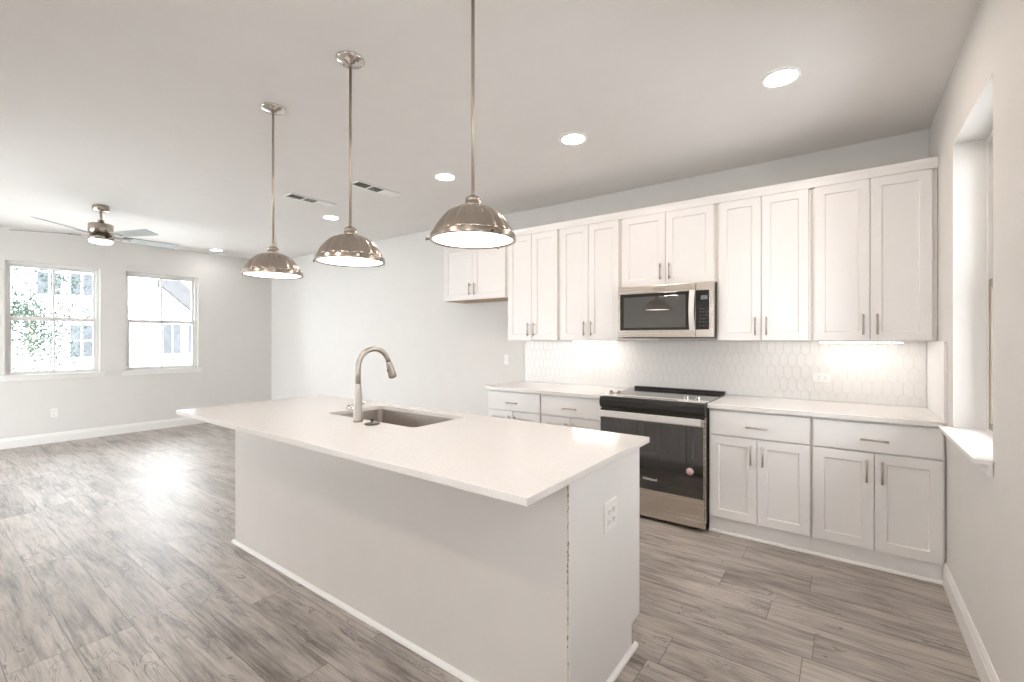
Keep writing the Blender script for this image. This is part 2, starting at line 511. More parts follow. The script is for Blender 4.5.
def left_window(i, a, b):
    r = tag(empty('window_%d' % i, (XL, (a + b) / 2, WZ[0])), 'double-hung window with centre mullion', kind='structure')
    h = (b - a) / 2; H = WZ[1] - WZ[0]
    mb = MB(); sash(mb, -0.145, -0.055, -h, h, 0.0, H, 0.032)
    mb.build('window_frame', 'winframe', r, 0.002)
    m_ = H * 0.508
    u = MB(); sash(u, -0.135, -0.105, -h + .032, h - .032, m_ - 0.01, H - .032, 0.026)
    u.box(-0.124, -0.112, -0.0115, 0.0115, m_ + .016, H - .058)
    us = u.build('upper_sash', 'winframe', r, 0.0015)
    MB().box(-0.120, -0.116, -h + .058, h - .058, m_ + .016, H - .058).build('pane', 'pane', us)
    l = MB(); sash(l, -0.100, -0.065, -h + .032, h - .032, .032, m_ + 0.024, 0.030)
    l.box(-0.098, -0.067, -h + .062, h - .062, m_ - .028, m_ - .0062)
    l.box(-0.090, -0.076, -0.0115, 0.0115, .062, m_ - .028)
    l.box(-0.065, -0.052, -0.04, 0.04, m_ - 0.002, m_ + 0.018)
    ls = l.build('lower_sash', 'winframe', r, 0.0015)
    MB().box(-0.085, -0.081, -h + .062, h - .062, .062, m_ - .028).build('pane', 'pane', ls)
    e_ = h + .055
    s = MB().prism([(-0.0545, -h + .001), (0.0006, -h + .001), (0.0006, -e_), (0.035, -e_), (0.035, e_), (0.0006, e_), (0.0006, h - .001), (-0.0545, h - .001)], 'Z', 0.0005, 0.018)
    s.build('window_sill', 'trim', r, 0.002)
    MB().box(0.0006, 0.012, -h - 0.04, h + 0.04, -0.055, 0.0).build('sill_apron', 'trim', r, 0.002)
for i, (a, b) in enumerate(WIN): left_window(i + 1, a, b)

# right windows, set deep in their recesses
def right_window(i, a, b, label):
    r = tag(empty('window_%d' % i, (XR, (a + b) / 2, RWZ[0])), label, kind='structure')
    h = (b - a) / 2; H = RWZ[1] - RWZ[0]
    mb = MB(); sash(mb, 0.122, 0.158, -h, h, 0.0005, H, 0.028); mb.build('window_frame', 'winframe', r, 0.002)
    mb = MB(); sash(mb, 0.1405, 0.156, -h + .0285, h - .0285, H * .5, H - .0285, 0.03); us = mb.build('upper_sash', 'winbronze', r, 0.002)
    MB().box(0.146, 0.149, -h + .058, h - .058, H * .5 + .03, H - .058).build('pane', 'pane', us)
    mb = MB(); sash(mb, 0.126, 0.140, -h + .0285, h - .0285, 0.0285, H * .5 + .03, 0.032); ls = mb.build('lower_sash', 'winbronze', r, 0.002)
    MB().box(0.131, 0.134, -h + .06, h - .06, 0.06, H * .5 - .002).build('pane', 'pane', ls)
    mb = MB().prism([(0.1215, -h + .0015), (0.1215, h - .0015), (-0.0006, h - .0015), (-0.0006, h + .03), (-0.055, h + .03), (-0.055, -h - .02), (-0.0006, -h - .02), (-0.0006, -h + .0015)], 'Z', 0.0006, 0.018)
    mb.build('window_sill', 'trim', r, 0.002)
    MB().box(-0.014, -0.0006, -h - 0.01, h + 0.02, -0.045, 0.0).build('sill_apron', 'trim', r, 0.002)
right_window(3, RW[0], RW[1], 'tall window in deep recess beside the counter')
right_window(4, RW_FILL[0], RW_FILL[1], 'added recessed window, out of view, for daylight on the island end')

# added window behind the camera, fill daylight for the kitchen
r = tag(empty('window_5', (sum(BW) / 2, YF, BWZ_FILL[0])), 'added window behind the camera, for fill daylight', kind='structure')
h = (BW[1] - BW[0]) / 2; H = BWZ_FILL[1] - BWZ_FILL[0]
mb = MB()
mb.box(-h, -h + .04, -.12, -.05, .0005, H); mb.box(h - .04, h, -.12, -.05, .0005, H); mb.box(-.02, .02, -.12, -.05, .04, H - .04)
mb.box(-h + .04, h - .04, -.12, -.05, .0005, .04); mb.box(-h + .04, h - .04, -.12, -.05, H - .04, H)
f_ = mb.build('window_frame', 'winframe', r, 0.002)
MB().box(-h + .04, -.02, -.088, -.084, .04, H - .04).build('pane', 'pane', f_)
MB().box(.02, h - .04, -.088, -.084, .04, H - .04).build('pane', 'pane', f_)

# patio sliders added behind the camera to bring daylight into the living area
for i, (sa, sb) in enumerate(FILL_SLIDERS):
    r = tag(empty('door_%d' % (i + 1), ((sa + sb) / 2, YF, 0)), 'glazed patio door added behind the camera for daylight', kind='structure')
    hw = (sb - sa) / 2
    mb = MB()
    for (p, q) in ((-hw, -hw + .05), (hw - .05, hw), (-.04, .04)): mb.box(p, q, -0.12, -0.05, 0.001, 2.199)
    for (p, q) in ((-hw + .05, -.04), (.04, hw - .05)):
        mb.box(p, q, -0.12, -0.05, 2.14, 2.199); mb.box(p, q, -0.12, -0.05, 0.001, 0.06)
    f_ = mb.build('door_frame', 'trim', r, 0.002)
    MB().box(-hw + .05, -.04, -0.088, -0.084, 0.06, 2.14).build('pane', 'pane', f_)
    MB().box(.04, hw - .05, -0.088, -0.084, 0.06, 2.14).build('pane', 'pane', f_)
    MB().box(-0.02, 0.0, -0.05, -0.02, 0.95, 1.20).build('door_handle', 'satin', r, 0.003)

# ------------------------------------------------------------------ cabinets
def door_mesh(w_, h_, t=0.020, rail=0.057, rec=0.009):
    """shaker door: front at y=0 facing -Y, back at y=t; x in [0,w], z in [0,h]"""
    mb = MB(); bm = mb.bm
    def ring(ix, y): return [bm.verts.new(c) for c in ((ix, y, ix), (w_ - ix, y, ix), (w_ - ix, y, h_ - ix), (ix, y, h_ - ix))]
    A = ring(0, t); B = ring(0, 0); C = ring(rail, 0); D = ring(rail + 0.004, rec)
    for P, Q in ((A, B), (B, C), (C, D)):
        for k in range(4): bm.faces.new((P[k], P[(k + 1) % 4], Q[(k + 1) % 4], Q[k]))
    bm.faces.new(D); bm.faces.new(A[::-1])
    return mb

def pull(parent, x, z, vertical=True, L=0.132, front=0.0):
    """bar pull centred on (x,z), standing off in -Y"""
    mb = MB()
    if vertical:
        mb.tube([(x, front - .030, z - L / 2), (x, front - .030, z + L / 2)], 0.0058, 12)
        for s in (-1, 1): mb.tube([(x, front + .0005, z + s * L * .36), (x, front - .030, z + s * L * .36)], 0.0045, 10)
    else:
        mb.tube([(x - L / 2, front - .030, z), (x + L / 2, front - .030, z)], 0.0058, 12)
        for s in (-1, 1): mb.tube([(x + s * L * .36, front + .0005, z), (x + s * L * .36, front - .030, z)], 0.0045, 10)
    return mb.build('handle', 'satin', parent)

def two_doors(root, w_, z0, z1, y, m, mx, handle_z, facing=1):
    """a pair of doors across a cabinet w_ wide, front at local y; root x from 0"""
    gap = 0.0035
    dw = (w_ - 2 * mx - gap) / 2
    for s in (0, 1):
        x0 = mx + s * (dw + gap)
        d = door_mesh(dw, z1 - z0).build('door', m, root, 0.0012, loc=(x0, y, z0))
        pull(d, dw - 0.034 if s == 0 else 0.034, handle_z - z0)

YU, YUB = 3.742, 3.7626        # wall cabinet door front / box front
ZUB = 1.3574
def wall_cabinet(x0, x1, z0, label, margin=0.018, door_bottom=0.005, right_filler=None, hz=None):
    r = tag(empty('wall_cabinet', (x0, YU, z0)), label, 'cabinet', 'white wall cabinets')
    w_ = x1 - x0; top = 2.430
    mb = MB(); mb.box(0.0006, w_ - 0.0006, YUB - YU, YB - YU - 0.001, 0.002, top - z0)
    mb.build('body', 'frame', r, 0.001)
    MB().box(0.004, w_ - 0.004, YUB - YU + 0.003, YB - YU - 0.002, 0.0, 0.0018).build('bottom_panel', 'wood_under' if z0 > 1.5 else 'frame', r)
    two_doors(r, (w_ if right_filler is None else right_filler), door_bottom, 2.409 - z0, 0.0, 'cab', margin, (hz - z0) if hz else 0.108)
    return r
wall_cabinet(-3.726, -2.8135, 1.800, 'short white wall cabinet hung high over the empty fridge space', hz=1.915)
wall_cabinet(-2.812, -2.1945, ZUB, 'tall white wall cabinet next to the short high cabinet')
wall_cabinet(-2.1945, -1.578, ZUB, 'tall white wall cabinet directly left of the microwave')
wall_cabinet(-1.578, -0.803, 1.812, 'short white wall cabinet directly above the microwave', hz=1.922)
wall_cabinet(-0.803, -0.191, ZUB, 'tall white wall cabinet directly right of the microwave')
wall_cabinet(-0.191, 0.4485, ZUB, 'rightmost tall white wall cabinet beside the window wall', right_filler=0.633)

# crown board running over all the wall cabinets
prof = [(YUB + .006, 2.410), (YU - .004, 2.410), (YU - .004, 2.448), (YU - .010, 2.4737), (YU + 0.012, 2.4737), (YUB + .006, 2.4737)]
mb = MB().prism(prof, 'X', -3.728, 0.4495)
mb.box(-3.728, 0.4495, YU + 0.012, YB - .001, 2.4302, 2.4735)
tag(mb.build('trim_1', 'cab', None, 0.0015), 'white crown board over the wall cabinets', kind='structure')

YD, YDB = 3.450, 3.471       # base door front / box front
def base_cabinet(x0, x1, label, margin=(0.010, 0.008)):
    r = tag(empty('base_cabinet', (x0, YD, 0)), label, 'cabinet', 'white base cabinets')
    w_ = x1 - x0
    mb = MB(); mb.box(0.0006, w_ - 0.0006, YDB - YD, YB - YD - 0.001, 0.1130, 0.8795)
    mb.build('body', 'frame', r, 0.001)
    MB().box(0.0006, w_ - 0.0006, 3.4775 - YD, 3.495 - YD, 0.001, 0.1125).build('toe_kick', 'cab', r, 0.001)
    MB().prism([(0.0272, 0.001), (0.012, 0.001), (0.013, 0.010), (0.018, 0.016), (0.0272, 0.018)], 'X', 0.0006, w_ - 0.0006).build('shoe_moulding', 'trim', r)
    ml, mr = margin
    ww = w_ - ml - mr; gap = 0.0035
    dw = (ww - gap) / 2
    z0, z1 = 0.1165, 0.690
    for s in (0, 1):
        xx = ml + s * (dw + gap)
        d = door_mesh(dw, z1 - z0).build('door', 'cab', r, 0.0012, loc=(xx, 0, z0))
        pull(d, dw - 0.034 if s == 0 else 0.034, z1 - z0 - 0.105)
    d = MB().box(0, ww, 0, 0.020, 0, 0.167).build('drawer', 'cab', r, 0.0015, loc=(ml, 0, 0.700))
    pull(d, ww / 2, 0.072, False)
base_cabinet(-2.830, -2.213, 'white base cabinet at the left end of the wall counter')
base_cabinet(-2.213, -1.606, 'white base cabinet directly left of the stove')
base_cabinet(-0.792, -0.176, 'white base cabinet directly right of the stove')
base_cabinet(-0.176, 0.4485, 'rightmost white base cabinet, against the window wall', margin=(0.010, 0.012))

# wall-side countertops
def countertop(x0, x1, label):
    tag(MB().box(x0, x1, 3.4366, YB - 0.001, 0.8805, 0.9108).build('countertop', 'quartz', None, 0.0025), label, 'countertop')
countertop(-2.868, -1.603, 'white quartz countertop to the left of the stove')
countertop(-0.795, 0.4485, 'white quartz countertop to the right of the stove, reaching the window wall')

# ------------------------------------------------------------------ backsplash of tall hexagon tiles
def picket_tiles(L, H, y_front):
    """tiles in local XZ over [0,L]x[0,H], clipped; front toward -Y"""
    Wt, P, A, G = 0.0565, 0.094, 0.013, 0.0022
    bm = bmesh.new()
    rows = int(H / P) + 3
    for rI in range(-1, rows):
        off = (rI % 2) * Wt / 2
        for k in range(-1, int(L / Wt) + 2):
            cx = k * Wt + off + Wt / 2
            zlo, zhi = rI * P, (rI + 1) * P
            hw = Wt / 2 - G / 2
            g = G * .55
            def ring(s, y):
                a = hw - s; 
                pts = [(-a, zlo + A + g + s * .6), (0, zlo - A + g + s * 1.1), (a, zlo + A + g + s * .6), (a, zhi - A - g - s * .6), (0, zhi + A - g - s * 1.1), (-a, zhi - A - g - s * .6)]
                return [bm.verts.new((cx + p[0], y, p[1] - 0.03)) for p in pts]
            tilt = random.uniform(-.00015, .00015)
            R0 = ring(0, 0.004); R1 = ring(0, 0.0012); R2 = ring(0.0025, 0.0003)
            for v in R2: v.co.y += tilt * (v.co.x - cx) / hw
            for Pq, Q in ((R0, R1), (R1, R2)):
                for q in range(6): bm.faces.new((Pq[q], Pq[(q + 1) % 6], Q[(q + 1) % 6], Q[q]))
            bm.faces.new(R2)
    for co, no in (((0, 0, 0), (-1, 0, 0)), ((L, 0, 0), (1, 0, 0)), ((0, 0, 0), (0, 0, -1)), ((0, 0, H), (0, 0, 1))):
        geom = bm.verts[:] + bm.edges[:] + bm.faces[:]
        bmesh.ops.bisect_plane(bm, geom=geom, plane_co=co, plane_no=no, clear_outer=True)
    mb = MB(); mb.bm.free(); mb.bm = bm
    return mb
ZS0, ZS1 = 0.9115, 1.3568
r = tag(empty('tile_backsplash', (-2.819, YB - 0.0075, ZS0)), 'white elongated hexagon tile backsplash along the cabinet wall', 'backsplash')
picket_tiles(0.436 + 2.819, ZS1 - ZS0, 0).build('tiles', 'tile', r)
MB().box(0, 0.436 + 2.819, 0.0022, 0.0072, 0, ZS1 - ZS0).build('grout_bed', 'grout', r)
MB().box(-0.006, -0.0005, -0.001, 0.0072, 0, ZS1 - ZS0).build('edge_strip', 'satin', r)
r = tag(empty('side_splash', (XR - 0.0125, YB - 0.0095, ZS0), -math.pi / 2), 'plain white side splash slab on the window wall above the counter end', 'backsplash')
MB().box(0, 0.664, 0.0, 0.012, 0, ZS1 - ZS0).build('slab', 'trim', r, 0.001)
MB().box(0.6645, 0.667, -0.001, 0.012, 0, ZS1 - ZS0).build('edge_strip', 'cab', r)

# under-cabinet LED bars
def led_bar(x0, x1, label):
    r = tag(empty('under_cabinet_light', ((x0 + x1) / 2, 3.92, 1.3565)), label, 'light', 'under-cabinet lights')
    h = (x1 - x0) / 2
    MB().box(-h - .004, h + .004, -0.03, 0.03, -0.008, 0).build('housing', 'plastic', r, 0.001)
    MB().box(-h, h, -0.012, 0.012, -0.0125, -0.0082).build('lens', 'ucl', r)
led_bar(-2.13, -1.70, 'lit light bar under the wall cabinet left of the microwave')
led_bar(-0.150, 0.300, 'lit light bar under the rightmost wall cabinet')

# ------------------------------------------------------------------ stove
XS0, XS1 = -1.6005, -0.7975
r = tag(empty('stove', ((XS0 + XS1) / 2, 3.39, 0)), 'stainless slide-in electric stove with black glass oven door', 'stove')
hw = (XS1 - XS0) / 2
mb = MB(); mb.box(-hw, hw, 0.030, 0.655, 0.055, 0.895); mb.box(-hw + .03, hw - .03, 0.06, 0.64, 0.001, 0.055)
mb.build('body', 'blackside', r, 0.002)
MB().box(-hw + .001, hw - .001, 0.062, 0.655, 0.8955, 0.9165).build('cooktop', 'cooktop', r, 0.003)
mb = MB(); mb.box(-hw + .035, hw - .004, 0.645, 0.692, 0.917, 0.940)
for k in range(11):
    mb.box(-hw + .06 + k * .063, -hw + .10 + k * .063, 0.655, 0.680, 0.9402, 0.9415)
mb.build('rear_vent', 'black', r, 0.003)
# control panel: steel top lip and black sloped face
mb = MB().prism([(0.0, 0.822), (-0.022, 0.850), (-0.022, 0.888), (-0.010, 0.9100), (0.0295, 0.9100), (0.0295, 0.822)], 'X', -hw + .001, hw - .001)
cp = mb.build('control_panel', 'black', r, 0.003)
MB().box(-hw + .003, hw - .003, -0.006, 0.125, 0.9169, 0.9205).build('control_strip', 'steel_l', r, 0.001)
MB().box(-0.22, 0.20, 0.005, 0.050, 0.9207, 0.9216).build('touch_panel', 'blackglass', cp)
for kx in (-0.345, -0.275, 0.250, 0.330):
    mb = MB().lathe([(0.022, 0.0), (0.022, 0.006), (0.017, 0.010), (0.016, 0.027), (0.013, 0.030), (0.001, 0.030)], 24, close0=True)
    k = mb.build('knob', 'chrome', r, loc=(kx, 0.085, 0.9208))
    MB().box(-0.0025, 0.0025, -0.016, 0.004, 0.0302, 0.033).build('pointer', 'black', k)
# oven door
d = MB().box(-hw + .006, hw - .006, -0.012, 0.028, 0.240, 0.802).build('oven_door', 'steel', r, 0.003)
MB().box(-hw + .011, hw - .011, -0.0155, -0.0125, 0.243, 0.748).build('door_glass', 'ovenglass', d, 0.001)
mb = MB(); mb.box(-hw + .016, hw - .020, -0.060, -0.042, 0.762, 0.809)
mb.box(-hw + .034, -hw + .064, -0.0425, -0.0125, 0.768, 0.800); mb.box(hw - .064, hw - .034, -0.0425, -0.0125, 0.768, 0.800)
mb.build('handle', 'steel_l', d, 0.004)
mb = MB(); mb.lathe([(0.0, 0), (0.026, 0), (0.026, 0.0006), (0.0, 0.0006)], 32)
st = mb.build('sticker', 'pink', d, loc=(0.300, -0.0158, 0.424), rot=(math.pi / 2, 0, 0))
mb = MB()
for k in range(3): mb.box(-0.012, 0.012, -0.008 + k * .007, -0.0055 + k * .007, 0.0007, 0.0009)
mb.build('print', 'print', st)
MB().box(-hw + .006, hw - .006, -0.008, 0.028, 0.030, 0.234).build('drawer', 'steel', r, 0.003)
MB().box(-hw + .0005, -hw + .0045, -0.004, 0.0295, 0.06, 0.815).build('side_trim', 'steel', r)
MB().box(hw - .0045, hw - .0005, -0.004, 0.0295, 0.06, 0.815).build('side_trim', 'steel', r)

def text_mesh(body, size, m, parent, loc, rot, name='logo'):
    c = bpy.data.curves.new(name + '_text', 'FONT')
    c.body = body; c.size = size; c.align_x = 'CENTER'; c.align_y = 'CENTER'; c.extrude = 0.0003; c.offset = 0.0005
    t = bpy.data.objects.new('tmp_text', c)
    COL.objects.link(t)
    bpy.context.view_layer.update()
    me = bpy.data.meshes.new_from_object(t.evaluated_get(bpy.context.evaluated_depsgraph_get()))
    bpy.data.objects.remove(t)
    me.materials.clear(); me.materials.append(M[m])
    o = bpy.data.objects.new(name, me)
    COL.objects.link(o)
    o.parent = parent; o.location = loc; o.rotation_euler = rot
    return o
text_mesh('Whirlpool', 0.026, 'print', d, (0.010, -0.0160, 0.318), (math.pi / 2, 0, 0))

# ------------------------------------------------------------------ microwave
XM0, XM1 = -1.576, -0.805
ZM0, ZM1 = 1.386, 1.8095
r = tag(empty('microwave', ((XM0 + XM1) / 2, 3.682, ZM0)), 'stainless over-the-range microwave above the stove', 'microwave')
hw = (XM1 - XM0) / 2; H = ZM1 - ZM0
MB().box(-hw, hw, 0.033, YB - 3.682 - .009, 0.002, H).build('body', 'blackside', r, 0.002)
MB().box(-hw + .02, hw - .02, 0.06, 0.40, -0.010, 0.0015).build('grease_filter', 'darkmetal', r, 0.001)
MB().box(-hw + .010, -hw + .34, 0.02, 0.055, -0.022, -0.0105).build('light_lens', 'frame', r, 0.001)
SX = hw - 0.132   # seam between door and control column
d = MB().box(-hw, SX - .001, 0.0, 0.032, 0.0, H).build('door', 'steel', r, 0.003)
MB().box(-hw + .022, SX - .006, -0.0025, -0.0002, 0.058, H - .062).build('door_glass', 'blackglass', d, 0.001)
MB().box(-hw + .055, SX - .075, -0.0042, -0.0026, 0.078, H - .090).build('window_mesh', 'mwglass', d, 0.0008)
# bowed handle
mb = MB(); n = 14
x_h = SX - 0.024
zs = [0.052 + (H - .052 - .058) * k / n for k in range(n + 1)]
P0 = []
for z in zs:
    t = (z - zs[0]) / (zs[-1] - zs[0])
    bow = 0.018 + 0.026 * math.sin(math.pi * t)
    P0.append((z, bow))
bm = mb.bm; prev = None
for z, bow in P0:
    ring = [bm.verts.new((x_h - .020, -bow, z)), bm.verts.new((x_h + .020, -bow, z)), bm.verts.new((x_h + .020, -bow + .013, z)), bm.verts.new((x_h - .020, -bow + .013, z))]
    if prev:
        for k in range(4): bm.faces.new((prev[k], prev[(k + 1) % 4], ring[(k + 1) % 4], ring[k]))
    else: bm.faces.new(ring[::-1])
    prev = ring
bm.faces.new(prev)
mb.box(x_h - .012, x_h + .012, -0.008, -0.0028, 0.056, 0.080); mb.box(x_h - .012, x_h + .012, -0.008, -0.0028, H - .086, H - .062)
mb.build('handle', 'steel_l', d, 0.003)
c = MB().box(SX + .001, hw, 0.0, 0.032, 0.0, H).build('control_column', 'steel', r, 0.003)
MB().box(SX + .002, hw - .034, -0.0025, -0.0002, 0.058, H - .062).build('control_panel', 'blackglass', c, 0.001)
MB().box(SX + .036, SX + .088, -0.0036, -0.0026, H - .135, H - .103).build('display', 'display', c)
mb = MB()
for i in range(3):
    for j in range(6):
        mb.box(SX + .026 + i * .024, SX + .040 + i * .024, -0.0032, -0.0026, 0.085 + j * .026, 0.095 + j * .026)
mb.build('keypad', 'key', c)
text_mesh('Whirlpool', 0.022, 'greyprint', d, (-0.03, -0.0004, H - 0.030), (math.pi / 2, 0, 0))

# ------------------------------------------------------------------ island
IX0, IX1, IY0, IY1 = -3.322, -0.764, 1.373, 2.012
r = tag(empty('kitchen_island', ((IX0 + IX1) / 2, (IY0 + IY1) / 2, 0)), 'large white kitchen island in the middle of the room', 'kitchen island')
cx, cy = (IX0 + IX1) / 2, (IY0 + IY1) / 2
hx, hy = (IX1 - IX0) / 2, (IY1 - IY0) / 2
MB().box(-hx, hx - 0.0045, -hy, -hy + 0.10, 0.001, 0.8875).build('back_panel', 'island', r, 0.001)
# end panel with a toe notch at its aisle corner
MB().prism([(-hy + .0005, 0.001), (hy - 0.075, 0.001), (hy - 0.075, 0.113), (hy, 0.113), (hy, 0.8875), (-hy + .0005, 0.8875)], 'X', hx - 0.0042, hx).build('end_panel', 'cab', r, 0.0008)
# body kept hollow around the sink
mb = MB()
mb.box(-hx, hx - 0.020, -hy + .1005, hy - 0.002, 0.113, 0.60)
mb.box(-hx, hx - 0.020, -hy + .1005, hy - 0.09, 0.001, 0.113)
mb.box(-hx, cx * 0 - 0.60, -hy + .1005, hy - 0.002, 0.60, 0.8875)
mb.box(0.30, hx - 0.020, -hy + .1005, hy - 0.002, 0.60, 0.8875)
mb.box(-0.60, 0.30, hy - 0.0065, hy - 0.002, 0.60, 0.8875)
mb.build('body', 'frame', r)
MB().box(-hx, hx - 0.0195, hy - 0.089, hy - 0.076, 0.001, 0.112).build('toe_kick', 'cab', r)
# aisle-side fronts
n = 5; W1 = (2 * hx - 0.02) / n
for i in range(n):
    xa = -hx + 0.004 + i * W1
    ww = W1 - 0.008
    for (za, zb) in ((0.118, 0.690), (0.703, 0.872)):
        if zb - za > .3:
            for s in (0, 1):
                dw = ww / 2 - .002
                # door meshes face -Y; turn them to face the aisle
                dd = door_mesh(dw, zb - za).build('door', 'cab', r, 0.0012, loc=(xa + dw + s * (dw + .004), hy + 0.0195, za), rot=(0, 0, math.pi))
                pull(dd, 0.034 if s == 0 else dw - 0.034, zb - za - .105)
        else:
            dd = MB().box(0, ww, 0, 0.020, 0, zb - za).build('drawer', 'cab', r, 0.0015, loc=(xa + ww, hy + 0.0195, za), rot=(0, 0, math.pi))
            pull(dd, ww / 2, (zb - za) / 2, False)
MB().box(hx - .004, hx + .0, hy + .0005, hy + .0185, 0.114, 0.8875).build('corner_strip', 'cab', r)
# shoe mouldings
mb = MB(); mb.prism([(-hy - .0005, 0.001), (-hy - .018, 0.001), (-hy - .016, 0.012), (-hy - .008, 0.018), (-hy - .0005, 0.019)], 'X', -hx - .018, hx + .018)
mb.build('shoe_moulding', 'trim', r)
mb = MB(); mb.prism([(hx + .0005, 0.001), (hx + .018, 0.001), (hx + .016, 0.012), (hx + .008, 0.018), (hx + .0005, 0.019)], 'Y', -hy - .018, hy - .040)
mb.build('shoe_moulding', 'trim', r)
mb = MB(); mb.prism([(-hx - .0005, 0.001), (-hx - .018, 0.001), (-hx - .016, 0.012), (-hx - .008, 0.018), (-hx - .0005, 0.019)], 'Y', -hy - .018, hy - .055)
mb.build('shoe_moulding', 'trim', r)
# rough open joint where back panel meets end panel
mb = MB(); z = 0.03; rnd = random.Random(3)
mb.box(hx - .0052, hx - .0036, -hy - .0006, -hy + .0004, 0.02, 0.886)
while z < 0.88:
    hgt = rnd.uniform(.006, .022); wd = rnd.uniform(.001, .0048); sh = rnd.uniform(-.0015, .0015)
    if rnd.random() < .62:
        xa = hx - .0046 + sh
        mb.prism([(xa - wd * .6, z), (xa + wd * .4, z + hgt * .2), (xa + wd * .6, z + hgt * .7), (xa, z + hgt), (xa - wd * .8, z + hgt * .55)], 'Y', -hy - .0014, -hy + .0002)
    z += hgt * rnd.uniform(.8, 1.6)
mb.build('corner_joint', 'caulk', r)

# island countertop with sink cut-out
SX0, SX1, SY0, SY1 = -2.590, -1.797, 1.595, 2.005
CX0, CX1, CY0, CY1 = -3.469, -0.739, 1.0814, 2.0948
SYB = 2.000
bm = bmesh.new()
def ringv(z, pts): return [bm.verts.new((x, y, z)) for x, y in pts]
out = [(CX0, CY0), (CX1, CY0), (CX1, CY1), (CX0, CY1)]
rc = 0.03; inn = []
for (qx, qy, a0) in ((SX0 + rc, SY0 + rc, 180), (SX1 - rc, SY0 + rc, 270), (SX1 - rc, SYB - rc, 0), (SX0 + rc, SYB - rc, 90)):
    for k in range(5):
        t = math.radians(a0 + 90 * k / 4); inn.append((qx + rc * math.cos(t), qy + rc * math.sin(t)))
rings = {}
for z in (0.8885, 0.9132):
    rings[z] = (ringv(z, out), ringv(z, inn))
    O_, I_ = rings[z]
    for k in range(4):
        c0 = k * 5 + 2
        seg = [I_[(c0 + j) % 20] for j in range(6)]
        bm.faces.new([O_[k], O_[(k + 1) % 4]] + seg[::-1])
(Oa, Ia), (Ob, Ib) = rings[0.8885], rings[0.9132]
for k in range(4): bm.faces.new((Oa[k], Oa[(k + 1) % 4], Ob[(k + 1) % 4], Ob[k]))
for k in range(20): bm.faces.new((Ia[k], Ia[(k + 1) % 20], Ib[(k + 1) % 20], Ib[k]))
mb = MB(); mb.bm.free(); mb.bm = bm
tag(mb.build('countertop', 'quartz', None, 0.002), 'large white quartz island countertop with a sink cut-out', 'countertop')

# undermount sink
r = tag(empty('sink', ((SX0 + SX1) / 2, (SY0 + SYB) / 2, 0.68)), 'stainless undermount sink set in the island countertop', 'sink')
ax, ay = (SX1 - SX0) / 2 + .004, (SYB - SY0) / 2 + .002
bm = bmesh.new()
def rr_ring(ax, ay, rc, z):
    pts = []
    for (sx, sy, a0) in ((-1, -1, 180), (1, -1, 270), (1, 1, 0), (-1, 1, 90)):
        for k in range(5):
            t = math.radians(a0 + 90 * k / 4)
            pts.append(bm.verts.new((sx * (ax - rc) + rc * math.cos(t), sy * (ay - rc) + rc * math.sin(t), z)))
    return pts
R_ = [rr_ring(ax + .022, ay + .001, .03, .2080), rr_ring(ax, ay, .03, .2080), rr_ring(ax - .004, ay - .004, .03, .03), rr_ring(ax - .03, ay - .03, .03, .004), rr_ring(.05, .05, .045, .0)]
for P, Q in zip(R_, R_[1:]):
    for k in range(20):
        f = bm.faces.new((P[k], P[(k + 1) % 20], Q[(k + 1) % 20], Q[k]))
bm.faces.new(R_[-1][::-1])
mb = MB(); mb.bm.free(); mb.bm = bm
o = mb.build('basin', 'sink', r)
md = o.modifiers.new('solid', 'SOLIDIFY'); md.thickness = 0.0015; md.offset = 0
MB().lathe([(0.0, 0.003), (0.030, 0.003), (0.042, 0.0045), (0.045, 0.002)], 28, c=(0, 0, 0.001)).build('drain', 'chrome', r)

# faucet
FX, FY, FZ = -2.182, 1.532, 0.9135
r = tag(empty('faucet', (FX, FY, FZ)), 'brushed nickel gooseneck pull-down faucet beside the island sink', 'faucet')
mb = MB().lathe([(0.0, 0), (0.0265, 0), (0.0265, 0.012), (0.0250, 0.03), (0.0205, 0.13), (0.0165, 0.205), (0.0155, 0.210), (0.0, 0.210)], 32)
b = mb.build('base', 'faucet', r)
dx, dy = 0.06, 0.998
pts = [(0, 0, 0.208), (0, 0, 0.26), (0, 0, 0.300)]
R0 = 0.101
for k in range(1, 15):
    t = math.radians(180 - k * 12.0)
    q = R0 + R0 * math.cos(t)
    pts.append((dx * q, dy * q, 0.300 + R0 * math.sin(t)))
mb = MB().tube(pts, 0.0145, 20)
mb.build('spout', 'faucet', r)
e = Vector(pts[-1]); dr = (Vector(pts[-1]) - Vector(pts[-2])).normalized()
mb = MB().tube([e - dr * .002, e + dr * 0.010, e + dr * .020, e + dr * .070, e + dr * .092, e + dr * .097], [0.0155, 0.0165, 0.0185, 0.0240, 0.0240, 0.018], 24)
sh = mb.build('spray_head', 'faucet', r)
side = Vector((dx, dy, 0)).cross(Vector((0, 0, 1)))
q = e + dr * .045
back = dr.cross(side).normalized()
if back.y > 0: back = -back
mb = MB().tube([q + back * .0145, q + back * .0225], [.008, .0065], 12)
mb.build('spray_button', 'black', sh)
mb = MB().tube([(-0.018, 0, 0.070), (-0.088, 0, 0.070), (-0.093, 0, 0.070)], [0.0155, 0.0155, 0.012], 20)
hd = mb.build('handle', 'chrome', r)
MB().tube([(-0.035, 0.010, 0.078), (-0.020, 0.030, 0.088), (-0.004, 0.046, 0.098)], [0.004, 0.0035, 0.003], 10).build('lever', 'chrome', hd)

